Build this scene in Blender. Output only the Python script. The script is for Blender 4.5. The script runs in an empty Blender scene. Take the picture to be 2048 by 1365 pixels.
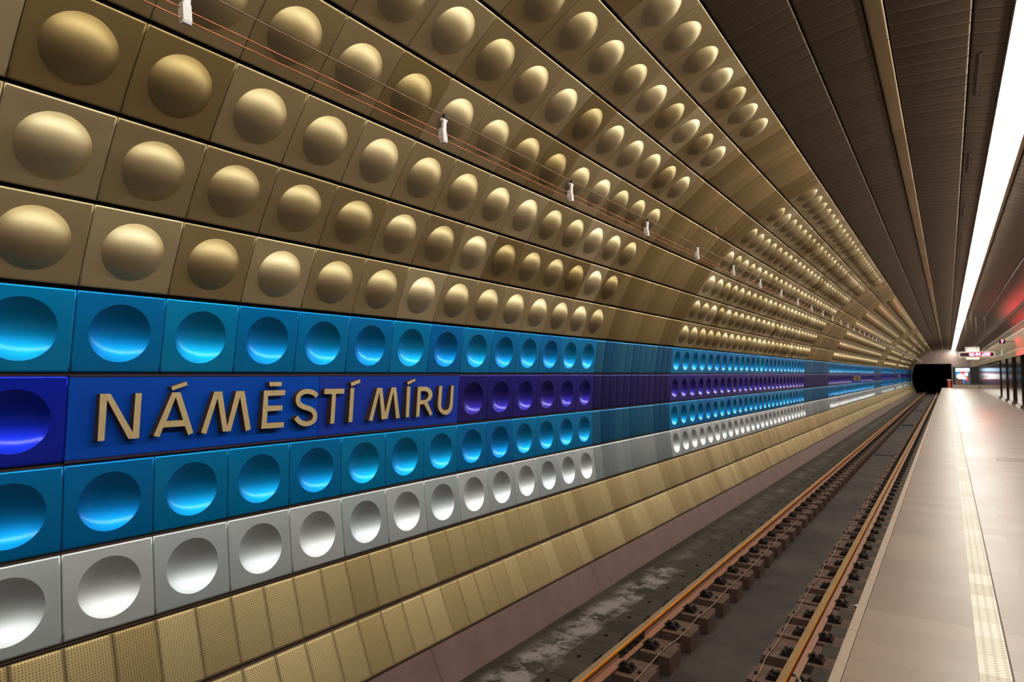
import bpy, bmesh, math, random
from mathutils import Vector, Matrix

random.seed(7)
SC = bpy.context.scene
COL = SC.collection
PI = math.pi

# ------------------------------------------------------------------ camera
# origin = camera; +Y runs down the tunnel, +X to the platform side, +Z up
CX, CY, FPX = 1024.0, 682.5, 1280.0
YAW, PITCH = math.radians(34.199), math.radians(2.929)
FWD = Vector((-math.sin(YAW) * math.cos(PITCH), math.cos(YAW) * math.cos(PITCH), math.sin(PITCH)))
RGT = Vector((math.cos(YAW), math.sin(YAW), 0))
UPV = RGT.cross(FWD)

def project(p):
    p = Vector(p)
    d = p.dot(FWD)
    if d < 0.05:
        return None
    return (CX + FPX * p.dot(RGT) / d, CY - FPX * p.dot(UPV) / d)

def in_frame(pts, m=0):
    q = [project(p) for p in pts]
    if any(a is None for a in q):
        return False
    xs = [a[0] for a in q]; ys = [a[1] for a in q]
    return max(xs) > -m and min(xs) < 2048 + m and max(ys) > -m and min(ys) < 1365 + m

cam_d = bpy.data.cameras.new('camera')
cam_d.sensor_width = 36.0
cam_d.lens = FPX * 36.0 / 2048.0
cam_d.clip_start = 0.05
cam_d.clip_end = 400
cam_d.dof.use_dof = True
cam_d.dof.focus_distance = 4.6
cam_d.dof.aperture_fstop = 2.9
cam = bpy.data.objects.new('camera', cam_d)
M = Matrix((RGT, UPV, -FWD)).transposed().to_4x4()
cam.matrix_world = M
COL.objects.link(cam)
SC.camera = cam

# ------------------------------------------------------------------ helpers
def link(o, parent=None):
    COL.objects.link(o)
    if parent:
        o.parent = parent
    return o

def tag(o, label=None, cat=None, group=None, kind=None):
    if label: o['label'] = label
    if cat: o['category'] = cat
    if group: o['group'] = group
    if kind: o['kind'] = kind
    return o

def empty(name, loc, label, cat, group=None):
    o = bpy.data.objects.new(name, None)
    o.empty_display_size = 0.1
    o.location = loc
    link(o)
    return tag(o, label, cat, group)

class MB:
    """collects geometry into one mesh"""
    def __init__(self):
        self.v = []; self.f = []; self.mi = []; self.uv = []; self.sm = []
    def face(self, idx, mat=0, uv=None, smooth=False):
        self.f.append(idx); self.mi.append(mat); self.uv.append(uv); self.sm.append(smooth)
    def quad(self, a, b, c, d, mat=0, uv=None, smooth=False):
        n = len(self.v); self.v += [tuple(a), tuple(b), tuple(c), tuple(d)]
        self.face((n, n + 1, n + 2, n + 3), mat, uv, smooth)
    def box(self, x0, x1, y0, y1, z0, z1, mat=0):
        n = len(self.v)
        self.v += [(x0, y0, z0), (x1, y0, z0), (x1, y1, z0), (x0, y1, z0), (x0, y0, z1), (x1, y0, z1), (x1, y1, z1), (x0, y1, z1)]
        for q in ((0, 3, 2, 1), (4, 5, 6, 7), (0, 1, 5, 4), (1, 2, 6, 5), (2, 3, 7, 6), (3, 0, 4, 7)):
            self.face(tuple(n + i for i in q), mat)
    def prism_y(self, prof, y0, y1, mat=0, cap=True, mats=None):
        """closed (x,z) profile, counter-clockwise seen from -Y, extruded along Y"""
        n = len(self.v); k = len(prof)
        self.v += [(x, y0, z) for x, z in prof] + [(x, y1, z) for x, z in prof]
        for i in range(k):
            j = (i + 1) % k
            self.face((n + i, n + j, n + k + j, n + k + i), mats[i] if mats else mat)
        if cap:
            self.face(tuple(n + i for i in reversed(range(k))), mat)
            self.face(tuple(n + k + i for i in range(k)), mat)
    def tube(self, pts, r, seg=6, mat=0):
        n = len(self.v); pts = [Vector(p) for p in pts]
        for i, p in enumerate(pts):
            t = (pts[min(i + 1, len(pts) - 1)] - pts[max(i - 1, 0)]).normalized()
            a = t.cross(Vector((0, 0, 1)))
            if a.length < 1e-3: a = t.cross(Vector((1, 0, 0)))
            a.normalize(); b = t.cross(a)
            for s in range(seg):
                c = 2 * PI * s / seg
                self.v.append(tuple(p + r * (math.cos(c) * a + math.sin(c) * b)))
        for i in range(len(pts) - 1):
            for s in range(seg):
                s2 = (s + 1) % seg
                self.face((n + i * seg + s, n + (i + 1) * seg + s, n + (i + 1) * seg + s2, n + i * seg + s2), mat, None, True)
        self.face(tuple(n + s for s in range(seg)), mat)
        self.face(tuple(n + (len(pts) - 1) * seg + s for s in reversed(range(seg))), mat)
    def cyl(self, p0, p1, r, seg=8, mat=0):
        self.tube([p0, p1], r, seg, mat)
    def mesh(self, name, mats):
        me = bpy.data.meshes.new(name)
        me.from_pydata(self.v, [], self.f)
        for m in mats: me.materials.append(m)
        me.polygons.foreach_set('material_index', self.mi)
        me.polygons.foreach_set('use_smooth', self.sm)
        if any(u is not None for u in self.uv):
            l = me.uv_layers.new(name='UVMap')
            for p, u in zip(me.polygons, self.uv):
                if u:
                    for li, w in zip(p.loop_indices, u): l.data[li].uv = w
        me.update()
        return me
    def obj(self, name, mats, parent=None):
        if not isinstance(mats, (list, tuple)): mats = [mats]
        return link(bpy.data.objects.new(name, self.mesh(name, mats)), parent)

# ------------------------------------------------------------------ materials
class NT:
    def __init__(self, name):
        self.m = bpy.data.materials.new(name); self.m.use_nodes = True
        self.t = self.m.node_tree; self.n = self.t.nodes; self.l = self.t.links
        self.b = self.n['Principled BSDF']
    def add(self, typ, **kw):
        nd = self.n.new(typ)
        for k, v in kw.items(): setattr(nd, k, v)
        return nd
    def math(self, op, a, b=None, c=None):
        nd = self.n.new('ShaderNodeMath'); nd.operation = op
        for i, q in enumerate((a, b, c)):
            if q is None: continue
            if isinstance(q, (int, float)): nd.inputs[i].default_value = q
            else: self.l.new(q, nd.inputs[i])
        return nd.outputs[0]
    def mix(self, fac, a, b, typ='MIX'):
        nd = self.n.new('ShaderNodeMix'); nd.data_type = 'RGBA'; nd.blend_type = typ
        for i, q in ((0, fac), (6, a), (7, b)):
            if isinstance(q, (int, float)): nd.inputs[i].default_value = q
            elif isinstance(q, tuple): nd.inputs[i].default_value = (*q, 1)[:4]
            else: self.l.new(q, nd.inputs[i])
        return nd.outputs[2]
    def noise(self, scale, detail=3, rough=0.55, vec=None, dim='3D'):
        nd = self.n.new('ShaderNodeTexNoise'); nd.noise_dimensions = dim
        nd.inputs['Scale'].default_value = scale; nd.inputs['Detail'].default_value = detail
        nd.inputs['Roughness'].default_value = rough
        if vec is not None: self.l.new(vec, nd.inputs['Vector'])
        return nd
    def ramp(self, fac, stops):
        nd = self.n.new('ShaderNodeValToRGB'); e = nd.color_ramp.elements
        while len(e) > 1: e.remove(e[-1])
        e[0].position = stops[0][0]; e[0].color = (*stops[0][1], 1)
        for p, c in stops[1:]:
            x = e.new(p); x.color = (*c, 1)
        self.l.new(fac, nd.inputs[0])
        return nd.outputs[0]
    def objco(self): return self.n.new('ShaderNodeTexCoord').outputs['Object']
    def bump(self, h, strength=0.3, dist=0.01):
        nd = self.n.new('ShaderNodeBump'); nd.inputs['Strength'].default_value = strength
        nd.inputs['Distance'].default_value = dist
        self.l.new(h, nd.inputs['Height']); self.l.new(nd.outputs[0], self.b.inputs['Normal'])
    def set(self, col=None, rough=None, metal=None, spec=None):
        for k, v in (('Base Color', col), ('Roughness', rough), ('Metallic', metal), ('Specular IOR Level', spec)):
            if v is None: continue
            if isinstance(v, tuple): self.b.inputs[k].default_value = (*v, 1)
            elif isinstance(v, (int, float)): self.b.inputs[k].default_value = v
            else: self.l.new(v, self.b.inputs[k])
        return self.m

def plain(name, col, rough=0.6, metal=0.0, var=0.25, scale=9.0, spec=0.5):
    t = NT(name); n = t.noise(scale, 4, 0.6, t.objco())
    f = t.ramp(n.outputs['Fac'], [(0.3, (1 - var,) * 3), (0.7, (1 + 0.0,) * 3)])
    return t.set(t.mix(1.0, col, f, 'MULTIPLY'), rough, metal, spec)

def emit(name, col, strength):
    t = NT(name); t.set((0.02, 0.02, 0.02), 0.5)
    t.b.inputs['Emission Color'].default_value = (*col, 1)
    t.b.inputs['Emission Strength'].default_value = strength
    return t.m

def anod(name, dark, light, rough=0.36, metal=0.85, coat=0.2, coat_rough=0.2, scale=2.0):
    """anodised pressed aluminium; the tint of one sheet comes from the object's colour (red channel)"""
    t = NT(name)
    oi = t.add('ShaderNodeObjectInfo')
    sep = t.add('ShaderNodeSeparateColor'); t.l.new(oi.outputs['Color'], sep.inputs[0])
    base = t.mix(sep.outputs[0], dark, light)
    co = t.objco()
    n = t.noise(scale, 3, 0.6, co)
    f = t.ramp(n.outputs['Fac'], [(0.25, (0.88,) * 3), (0.75, (1.0,) * 3)])
    t.set(t.mix(1.0, base, f, 'MULTIPLY'), None, metal)
    t.b.inputs['Roughness'].default_value = rough
    t.b.inputs['Coat Weight'].default_value = coat
    t.b.inputs['Coat Roughness'].default_value = coat_rough
    return t.m

def strip_metal(name, dark, light, rough=0.42, metal=0.85, perf=0.0, pitch=0.27, contrast=1.0):
    """long cladding strip of narrow folded sheets: u = metres along, v = metres across"""
    t = NT(name)
    uv = t.add('ShaderNodeUVMap')
    sep = t.add('ShaderNodeSeparateXYZ'); t.l.new(uv.outputs[0], sep.inputs[0])
    u, v = sep.outputs[0], sep.outputs[1]
    cell = t.math('FLOOR', t.math('DIVIDE', t.math('ADD', u, 20 * pitch - 1.716), pitch))
    wn = t.add('ShaderNodeTexWhiteNoise', noise_dimensions='2D')
    cb = t.add('ShaderNodeCombineXYZ'); t.l.new(cell, cb.inputs[0])
    t.l.new(t.math('FLOOR', t.math('MULTIPLY', v, 0.7)), cb.inputs[1])
    t.l.new(cb.outputs[0], wn.inputs['Vector'])
    # sheets come in runs of like tint
    slow = t.noise(0.9, 1, 0.5, None, '1D'); t.l.new(u, slow.inputs['W'])
    tint = t.math('MULTIPLY_ADD', wn.outputs['Value'], 0.62 * contrast, t.math('MULTIPLY', slow.outputs['Fac'], 0.4))
    base = t.mix(tint, dark, light)
    if perf:
        fu = t.math('SUBTRACT', t.math('FRACT', t.math('DIVIDE', u, perf)), 0.5)
        fv = t.math('SUBTRACT', t.math('FRACT', t.math('DIVIDE', v, perf)), 0.5)
        d = t.math('SQRT', t.math('ADD', t.math('MULTIPLY', fu, fu), t.math('MULTIPLY', fv, fv)))
        hole = t.math('LESS_THAN', d, 0.21)
        base = t.mix(t.math('MULTIPLY', hole, 0.8), base, (0.02, 0.015, 0.01))
        t.set(base, rough, t.math('MULTIPLY_ADD', hole, -0.7, metal))
    else:
        t.set(base, rough, metal)
    return t.m

GOLD_D, GOLD_L = (0.50, 0.39, 0.185), (0.90, 0.81, 0.58)
m_gold = anod('anodised gold', GOLD_D, GOLD_L, 0.52, 1.0, 0.22, 0.30)
m_lblue = anod('anodised light blue', (0.0, 0.34, 0.90), (0.005, 0.53, 1.0), 0.48, 0.92, 0.45, 0.17)
m_purple = anod('anodised purple', (0.055, 0.032, 0.40), (0.004, 0.055, 0.95), 0.47, 0.9, 0.6, 0.17)
m_silver = anod('anodised silver', (0.72, 0.82, 0.90), (0.93, 0.97, 1.0), 0.50, 0.95, 0.2, 0.25)
m_goldstrip = strip_metal('gold cladding strip', (0.38, 0.285, 0.125), (0.68, 0.56, 0.31))
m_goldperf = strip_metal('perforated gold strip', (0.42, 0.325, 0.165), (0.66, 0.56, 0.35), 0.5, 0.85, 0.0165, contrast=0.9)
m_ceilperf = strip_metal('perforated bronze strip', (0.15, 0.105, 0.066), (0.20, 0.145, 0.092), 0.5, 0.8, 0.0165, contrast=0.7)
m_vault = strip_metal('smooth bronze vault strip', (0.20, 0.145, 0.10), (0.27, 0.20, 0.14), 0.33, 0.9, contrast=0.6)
m_lbstrip = strip_metal('light blue cladding strip', (0.0, 0.20, 0.52), (0.08, 0.40, 0.70), 0.36)
m_pustrip = strip_metal('purple cladding strip', (0.035, 0.030, 0.26), (0.065, 0.052, 0.36), 0.36)
m_sistrip = strip_metal('silver cladding strip', (0.44, 0.52, 0.58), (0.70, 0.78, 0.83), 0.42)
m_trimgold = strip_metal('plain gold cover strip', (0.36, 0.275, 0.155), (0.44, 0.34, 0.20), 0.45, 0.8, pitch=2.95)
m_fascia = strip_metal('beige metal cladding', (0.50, 0.40, 0.28), (0.62, 0.52, 0.38), 0.4, 0.75, pitch=0.6)
m_back = plain('dark brown backing', (0.045, 0.026, 0.02), 0.8)
m_joint = plain('brown joint rail', (0.085, 0.045, 0.034), 0.6)
m_skirt = plain('mauve brown painted skirting', (0.21, 0.135, 0.122), 0.55, 0, 0.2, 3)
m_dark = plain('near black', (0.008, 0.008, 0.009), 0.9)
m_black = plain('black plastic', (0.02, 0.02, 0.022), 0.5)
m_steel = plain('brushed steel', (0.62, 0.60, 0.58), 0.16, 1.0, 0.1)
m_pillar = plain('polished steel pillar sheet', (0.60, 0.56, 0.53), 0.12, 1.0, 0.1, 3)
m_hall = plain('dark hall panel', (0.10, 0.085, 0.08), 0.6)
m_white = plain('white plastic', (0.86, 0.84, 0.86), 0.35, 0, 0.05)
m_copper = plain('copper wire', (0.72, 0.33, 0.20), 0.35, 0.9, 0.1)
m_wire = plain('grey brown steel wire', (0.38, 0.29, 0.23), 0.4, 0.8, 0.1)
m_bolt = plain('oily black iron', (0.055, 0.038, 0.032), 0.45, 0.5, 0.4, 40)
m_plate = plain('rusty base plate', (0.20, 0.115, 0.09), 0.6, 0.3, 0.4, 30)
m_cable = plain('dusty cable sheath', (0.34, 0.23, 0.17), 0.6, 0, 0.3, 20)
m_endwall = plain('taupe end wall', (0.46, 0.36, 0.335), 0.5, 0, 0.2, 1.5)
m_endpanel = plain('charcoal end panel', (0.05, 0.045, 0.05), 0.4)
m_kerb = plain('pale stone kerb', (0.62, 0.53, 0.45), 0.5)
m_edge = plain('granite edge', (0.36, 0.28, 0.225), 0.55, 0, 0.15, 60)
m_red = plain('orange red painted steel', (0.75, 0.16, 0.07), 0.5)
m_lamp = emit('glowing lamp diffuser', (1.0, 0.968, 0.88), 27.0)
m_led = emit('red light emitting diodes', (1.0, 0.02, 0.05), 70.0)
m_ledback = plain('dark red display window', (0.05, 0.004, 0.006), 0.2)
m_frame = plain('white metal casing', (0.74, 0.70, 0.64), 0.4, 0.0, 0.05)
m_rod = plain('dull rod', (0.16, 0.13, 0.11), 0.5, 0.3)
m_boxlit = emit('lit cream glass', (1.0, 0.82, 0.62), 1.4)

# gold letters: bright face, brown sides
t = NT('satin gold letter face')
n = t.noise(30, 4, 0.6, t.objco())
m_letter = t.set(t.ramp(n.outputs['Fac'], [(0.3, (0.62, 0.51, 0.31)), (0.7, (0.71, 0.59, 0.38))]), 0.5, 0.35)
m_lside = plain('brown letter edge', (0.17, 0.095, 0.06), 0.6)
# smooth name board: reflected light shifting blue to violet, painted as two half colours
def board(name, c0, c1):
    t = NT(name)
    n = t.noise(0.8, 2, 0.5, t.objco())
    return t.set(t.mix(n.outputs['Fac'], c0, c1), 0.6, 0.1, 0.25)
m_board_a = board('enamel blue reflection tint', (0.001, 0.085, 0.52), (0.001, 0.125, 0.62))
m_board_b = board('enamel violet reflection tint', (0.012, 0.078, 0.50), (0.032, 0.060, 0.46))

# rails
def rail_mat(name, c0, c1, rough, metal):
    t = NT(name)
    sc = t.add('ShaderNodeMapping'); sc.inputs['Scale'].default_value = (6, 0.7, 6)
    t.l.new(t.objco(), sc.inputs[0])
    n = t.noise(2.2, 5, 0.7, sc.outputs[0])
    return t.set(t.mix(n.outputs['Fac'], c0, c1), rough, metal)
m_railtop = rail_mat('worn rail crown', (0.32, 0.20, 0.10), (0.50, 0.34, 0.18), 0.45, 0.5)
m_railside = rail_mat('orange rust', (0.62, 0.22, 0.015), (0.90, 0.40, 0.03), 0.55, 0.25)
m_railweb = rail_mat('brown rust', (0.27, 0.14, 0.09), (0.38, 0.21, 0.14), 0.65, 0.1)

# sleepers, track slab
def concrete(name, c0, c1, scale=3.0):
    t = NT(name)
    co = t.objco()
    n = t.noise(scale, 6, 0.65, co); n2 = t.noise(45, 3, 0.6, co)
    c = t.ramp(n.outputs['Fac'], [(0.28, c0), (0.72, c1)])
    f = t.ramp(n2.outputs['Fac'], [(0.3, (0.75,) * 3), (0.7, (1.05,) * 3)])
    t.set(t.mix(1.0, c, f, 'MULTIPLY'), 0.75, 0, 0.35)
    t.bump(n2.outputs['Fac'], 0.25, 0.006)
    return t
t = concrete('brown stained concrete', (0.12, 0.072, 0.053), (0.215, 0.135, 0.104), 2.5)
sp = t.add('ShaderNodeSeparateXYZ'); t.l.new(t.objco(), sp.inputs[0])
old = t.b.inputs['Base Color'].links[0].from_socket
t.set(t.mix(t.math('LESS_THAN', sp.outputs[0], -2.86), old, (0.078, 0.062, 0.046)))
m_sleeper = t.m
t = concrete('grimy track slab', (0.046, 0.038, 0.028), (0.105, 0.084, 0.064), 1.1)
co = t.objco(); sp = t.add('ShaderNodeSeparateXYZ'); t.l.new(co, sp.inputs[0])
nz = t.noise(2.4, 6, 0.75, co)
# lime bloom beside the skirting
mx = t.math('SUBTRACT', 1.0, t.math('MULTIPLY', t.math('ABSOLUTE', t.math('ADD', sp.outputs[0], 3.50)), 3.6))
stain = t.math('MULTIPLY', t.math('MAXIMUM', mx, 0.0), t.math('GREATER_THAN', nz.outputs['Fac'], 0.44))
stain = t.math('MULTIPLY', stain, t.math('MULTIPLY_ADD', t.math('LESS_THAN', sp.outputs[1], 9.3), 0.8, 0.2))
stain = t.math('MULTIPLY', stain, t.math('MULTIPLY', t.math('SUBTRACT', nz.outputs['Fac'], 0.44), 7.0))
old = t.b.inputs['Base Color'].links[0].from_socket
t.set(t.mix(t.math('MINIMUM', stain, 0.55), old, (0.48, 0.43, 0.43)))
m_slab = t.m
m_bed = concrete('dark channel concrete', (0.045, 0.036, 0.031), (0.125, 0.098, 0.084), 0.9).m

# platform paving
t = NT('beige granite paving')
co = t.objco()
sp = t.add('ShaderNodeSeparateXYZ'); t.l.new(co, sp.inputs[0])
X, Y = sp.outputs[0], sp.outputs[1]
row = t.math('DIVIDE', t.math('SUBTRACT', Y, 0.274), 0.3)
rowf = t.math('FRACT', row); rowi = t.math('FLOOR', row)
jy = t.math('LESS_THAN', t.math('MINIMUM', rowf, t.math('SUBTRACT', 1.0, rowf)), 0.010)
odd = t.math('MODULO', t.math('ABSOLUTE', rowi), 2.0)
xr = t.math('DIVIDE', t.math('ADD', t.math('SUBTRACT', X, 0.237), t.math('MULTIPLY', odd, 0.20)), 0.40)
xf = t.math('FRACT', xr)
jx = t.math('LESS_THAN', t.math('MINIMUM', xf, t.math('SUBTRACT', 1.0, xf)), 0.006)
right = t.math('GREATER_THAN', X, 0.237)
joint = t.math('MAXIMUM', jy, t.math('MULTIPLY', jx, right))
wn = t.add('ShaderNodeTexWhiteNoise', noise_dimensions='2D')
cb = t.add('ShaderNodeCombineXYZ'); t.l.new(rowi, cb.inputs[0]); t.l.new(t.math('MULTIPLY', t.math('FLOOR', xr), right), cb.inputs[1])
t.l.new(cb.outputs[0], wn.inputs['Vector'])
slab = t.mix(wn.outputs['Value'], (0.235, 0.178, 0.140), (0.28, 0.215, 0.172))
big = t.noise(0.7, 3, 0.5, co); sp2 = t.noise(170, 2, 0.7, co)
slab = t.mix(1.0, slab, t.ramp(big.outputs['Fac'], [(0.3, (0.88, 0.88, 0.90)), (0.7, (1.03, 1.0, 0.98))]), 'MULTIPLY')
slab = t.mix(1.0, slab, t.ramp(sp2.outputs['Fac'], [(0.3, (0.86,) * 3), (0.7, (1.08,) * 3)]), 'MULTIPLY')
t.set(t.mix(t.math('MULTIPLY', joint, 0.45), slab, (0.12, 0.075, 0.06)), 0.33, 0, 0.5)
r = t.math('MULTIPLY_ADD', big.outputs['Fac'], 0.16, 0.34); t.l.new(r, t.b.inputs['Roughness'])
m_pave = t.m

# tactile strip: three lines of dark studs per tile
t = NT('ivory tactile tile')
co = t.objco(); sp = t.add('ShaderNodeSeparateXYZ'); t.l.new(co, sp.inputs[0])
X, Y = sp.outputs[0], sp.outputs[1]
row = t.math('DIVIDE', t.math('SUBTRACT', Y, 0.274 + 0.15), 0.3); rowi = t.math('FLOOR', row)
rowf = t.math('FRACT', row)
jy = t.math('LESS_THAN', t.math('MINIMUM', rowf, t.math('SUBTRACT', 1.0, rowf)), 0.012)
wn = t.add('ShaderNodeTexWhiteNoise', noise_dimensions='1D'); t.l.new(rowi, wn.inputs['W'])
tile = t.mix(wn.outputs['Value'], (0.50, 0.445, 0.36), (0.70, 0.64, 0.53))
gx = t.math('SUBTRACT', t.math('FRACT', t.math('DIVIDE', t.math('SUBTRACT', X, 0.094 + 0.0135), 0.045)), 0.5)
gy = t.math('SUBTRACT', t.math('FRACT', t.math('DIVIDE', Y, 0.0375)), 0.5)
gxx = t.math('MULTIPLY', gx, 1.0)
d = t.math('SQRT', t.math('ADD', t.math('MULTIPLY', gxx, gxx), t.math('MULTIPLY', gy, gy)))
inx = t.math('LESS_THAN', t.math('ABSOLUTE', t.math('SUBTRACT', X, 0.175)), 0.066)
dot = t.math('MULTIPLY', t.math('LESS_THAN', d, 0.23), inx)
tile = t.mix(t.math('MULTIPLY', dot, 0.62), tile, (0.22, 0.10, 0.09))
t.set(t.mix(t.math('MULTIPLY', jy, 0.4), tile, (0.25, 0.17, 0.12)), 0.5)
m_tact = t.m

# ------------------------------------------------------------------ tunnel section (x, z), bottom of the left wall round to the right
B0, B1, G_, S_ = (-3.856, -2.87), (-4.04, -2.545), (-4.238, -2.10), (-4.40, -1.614)
P6, P5, P4, P3 = (-4.463, -1.083), (-4.465, -0.55), (-4.436, -0.003), (-4.361, 0.522)
P2, P1, U1, U2 = (-4.163, 1.019), (-3.904, 1.489), (-3.592, 1.945), (-3.203, 2.376)
U3, U4, U5, U6 = (-2.762, 2.741), (-2.250, 3.055), (-1.705, 3.291), (-1.11, 3.452)
V0, V1, U7, L0 = (-0.565, 3.520), (-0.405, 3.525), (0.300, 3.479), (0.60, 3.425)
L2, U8, U9 = (1.01, 3.33), (1.70, 3.00), (2.32, 2.58)
F0, F1, F2, F3 = (2.64, 2.22), (2.75, 1.97), (2.775, 1.18), (2.75, 0.83)
YA, YE, PE = -5.0, 112.3, 89.2
TP, T0 = 0.5397, 1.716          # sheet pitch along the tunnel, a known joint
FLOOR_T, FLOOR_P = -2.87, -1.61

def tY(k): return T0 + TP * k
def frame_of(a, b):
    """bottom joint a, top joint b -> centre, up, inward normal, height"""
    ux, uz = b[0] - a[0], b[1] - a[1]; h = math.hypot(ux, uz); ux /= h; uz /= h
    return ((a[0] + b[0]) / 2, (a[1] + b[1]) / 2), (ux, uz), (uz, -ux), h

# dark shells behind the cladding
def shell(name, pts, off, mat):
    mb = MB()
    out = []
    for i, p in enumerate(pts):
        a = pts[max(i - 1, 0)]; b = pts[min(i + 1, len(pts) - 1)]
        _, u, n, _ = frame_of(a, b)
        out.append((p[0] - n[0] * off, p[1] - n[1] * off))
    for a, b in zip(out, out[1:]):
        mb.quad((a[0], YA, a[1]), (a[0], YE, a[1]), (b[0], YE, b[1]), (b[0], YA, b[1]))
    return mb.obj(name, mat)
wall_left = tag(shell('wall_left', [(-3.80, -3.3), B1, G_, S_, P6, P5, P4, P3, P2, P1, U1, U2, U3], 0.085, m_back), kind='structure')
ceiling = tag(shell('ceiling', [U3, U4, U5, U6, V0, V1, U7, L0, L2, U8, U9], 0.06, m_back), kind='structure')

# long cladding strips made of narrow folded sheets
def strip(label, a, b, y0, y1, mat, parent, pitch=0.27, gap=0.013, pillow=0.0028, name='cladding_strip', raise_=0.0, lip=0.012):
    c, u, n, h = frame_of(a, b)
    mb = MB()
    hh = h / 2 - gap
    k0 = math.floor((y0 - T0) / pitch + 0.5); k1 = math.floor((y1 - T0) / pitch + 0.5)
    def P(y, s, d): return (c[0] + u[0] * s + n[0] * d, y, c[1] + u[1] * s + n[1] * d)
    for k in range(k0, k1):
        ya, yb = T0 + pitch * k + 0.0004, T0 + pitch * (k + 1) - 0.0004
        e = min(0.03, pitch * 0.12)
        ys = [(ya, -0.02), (ya, 0), (ya + e, pillow), (yb - e, pillow), (yb, 0), (yb, -0.02)]
        ss = [(-hh, -lip), (-hh, 0.0), (-hh + 0.02, 0.0006), (hh - 0.02, 0.0006), (hh, 0.0), (hh, -lip)]
        i0 = len(mb.v)
        for y, d in ys:
            for s, d2 in ss: mb.v.append(P(y, s, d + d2 + raise_))
        for i in range(5):
            for j in range(5):
                q = (i0 + i * 6 + j, i0 + (i + 1) * 6 + j, i0 + (i + 1) * 6 + j + 1, i0 + i * 6 + j + 1)
                mb.face(q, 0, [(ys[i][0], ss[j][0] + 5), (ys[i + 1][0], ss[j][0] + 5), (ys[i + 1][0], ss[j + 1][0] + 5), (ys[i][0], ss[j + 1][0] + 5)], i in (1, 2, 3) and j in (1, 2, 3))
    o = mb.obj(name, mat, parent)
    if label: o['label'] = label
    return o

# ------------------------------------------------------------------ pressed panels
DR, DH_IN, DH_OUT = 0.187, 0.061, 0.082            # radius and height of the pressed cap
def cap_pts(h, seg, rings):
    R = (DR * DR + h * h) / (2 * h); out = []
    a0 = math.asin(DR / R)
    for i in range(rings, -1, -1):
        a = a0 * i / rings
        out.append((R * math.sin(a), R * math.cos(a) - (R - h)))
    return out                     # rim -> apex

def sheet_geo(mb, h, seg, place, sign, cap=None, rings=6, rim=True):
    """flat sheet with a round hole (and its cap when asked). local x along tunnel, y up the slope, z into the room"""
    w2, h2 = TP / 2 - 0.0018, h / 2 - 0.012
    n0 = len(mb.v)
    ring, outer = [], []
    for i in range(seg):
        a = 2 * PI * (i + 0.5) / seg
        ca, sa = math.cos(a), math.sin(a)
        ring.append((DR * ca, DR * sa))
        k = min(w2 / abs(ca) if abs(ca) > 1e-6 else 9, h2 / abs(sa) if abs(sa) > 1e-6 else 9)
        outer.append((k * ca, k * sa))
    # snap nearest rays to the four corners
    for cxs in (-1, 1):
        for cys in (-1, 1):
            j = min(range(seg), key=lambda i: (outer[i][0] - cxs * w2) ** 2 + (outer[i][1] - cys * h2) ** 2)
            outer[j] = (cxs * w2, cys * h2)
    for (x, y) in ring: mb.v.append(place(x, y, 0.003))
    for (x, y) in outer: mb.v.append(place(x * 0.955, y * 0.955, 0.0026))
    for (x, y) in outer: mb.v.append(place(x, y, 0.0018))
    for (x, y) in outer: mb.v.append(place(x, y, -0.009))
    for i in range(seg):
        j = (i + 1) % seg
        mb.face((n0 + i, n0 + seg + i, n0 + seg + j, n0 + j), 0, None, False)
        mb.face((n0 + seg + i, n0 + 2 * seg + i, n0 + 2 * seg + j, n0 + seg + j), 0, None, True)
        mb.face((n0 + 2 * seg + i, n0 + 3 * seg + i, n0 + 3 * seg + j, n0 + 2 * seg + j), 0, None, False)
    if cap: cap_geo(mb, seg, rings, place, sign)

def cap_geo(mb, seg, rings, place, sign):
    pts = cap_pts(DH_OUT if sign > 0 else DH_IN, seg, rings)
    n0 = len(mb.v)
    for (r, z) in pts[:-1]:
        for i in range(seg):
            a = 2 * PI * (i + 0.5) / seg
            mb.v.append(place(r * math.cos(a), r * math.sin(a), 0.003 + sign * z))
    mb.v.append(place(0, 0, 0.003 + sign * pts[-1][1]))
    ap = len(mb.v) - 1
    for q in range(rings - 1):
        for i in range(seg):
            j = (i + 1) % seg
            mb.face((n0 + q * seg + i, n0 + q * seg + j, n0 + (q + 1) * seg + j, n0 + (q + 1) * seg + i), 0, None, True)
    q = rings - 1
    for i in range(seg):
        mb.face((n0 + q * seg + i, n0 + q * seg + (i + 1) % seg, ap), 0, None, True)

ident = lambda x, y, z: (x, y, z)
mesh_cache = {}
def panel_meshes(h, sign, mat, lod):
    key = (round(h, 3), sign, mat.name, lod)
    if key not in mesh_cache:
        if lod == 0:
            mb = MB(); sheet_geo(mb, h, 64, ident, sign)
            c = MB(); cap_geo(c, 64, 12, ident, sign)
            mesh_cache[key] = (mb.mesh('pressed_sheet', [mat]), c.mesh('pressed_cap', [mat]))
        else:
            mb = MB(); sheet_geo(mb, h, 32, ident, sign, True, 6)
            mesh_cache[key] = (mb.mesh('pressed_sheet', [mat]), None)
    return mesh_cache[key]

ORD = ['first', 'second', 'third', 'fourth', 'fifth', 'sixth', 'seventh', 'eighth', 'ninth', 'tenth', 'eleventh', 'twelfth',
       'thirteenth', 'fourteenth', 'fifteenth', 'sixteenth', 'seventeenth', 'eighteenth', 'nineteenth', 'twentieth',
       'twenty-first', 'twenty-second', 'twenty-third', 'twenty-fourth', 'twenty-fifth', 'twenty-sixth', 'twenty-seventh',
       'twenty-eighth', 'twenty-ninth', 'thirtieth'] + ['%d-th' % i for i in range(31, 60)]
for i in range(30, 59): ORD[i] = {1: '%dst', 2: '%dnd', 3: '%drd'}.get((i + 1) % 10, '%dth') % (i + 1)

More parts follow.
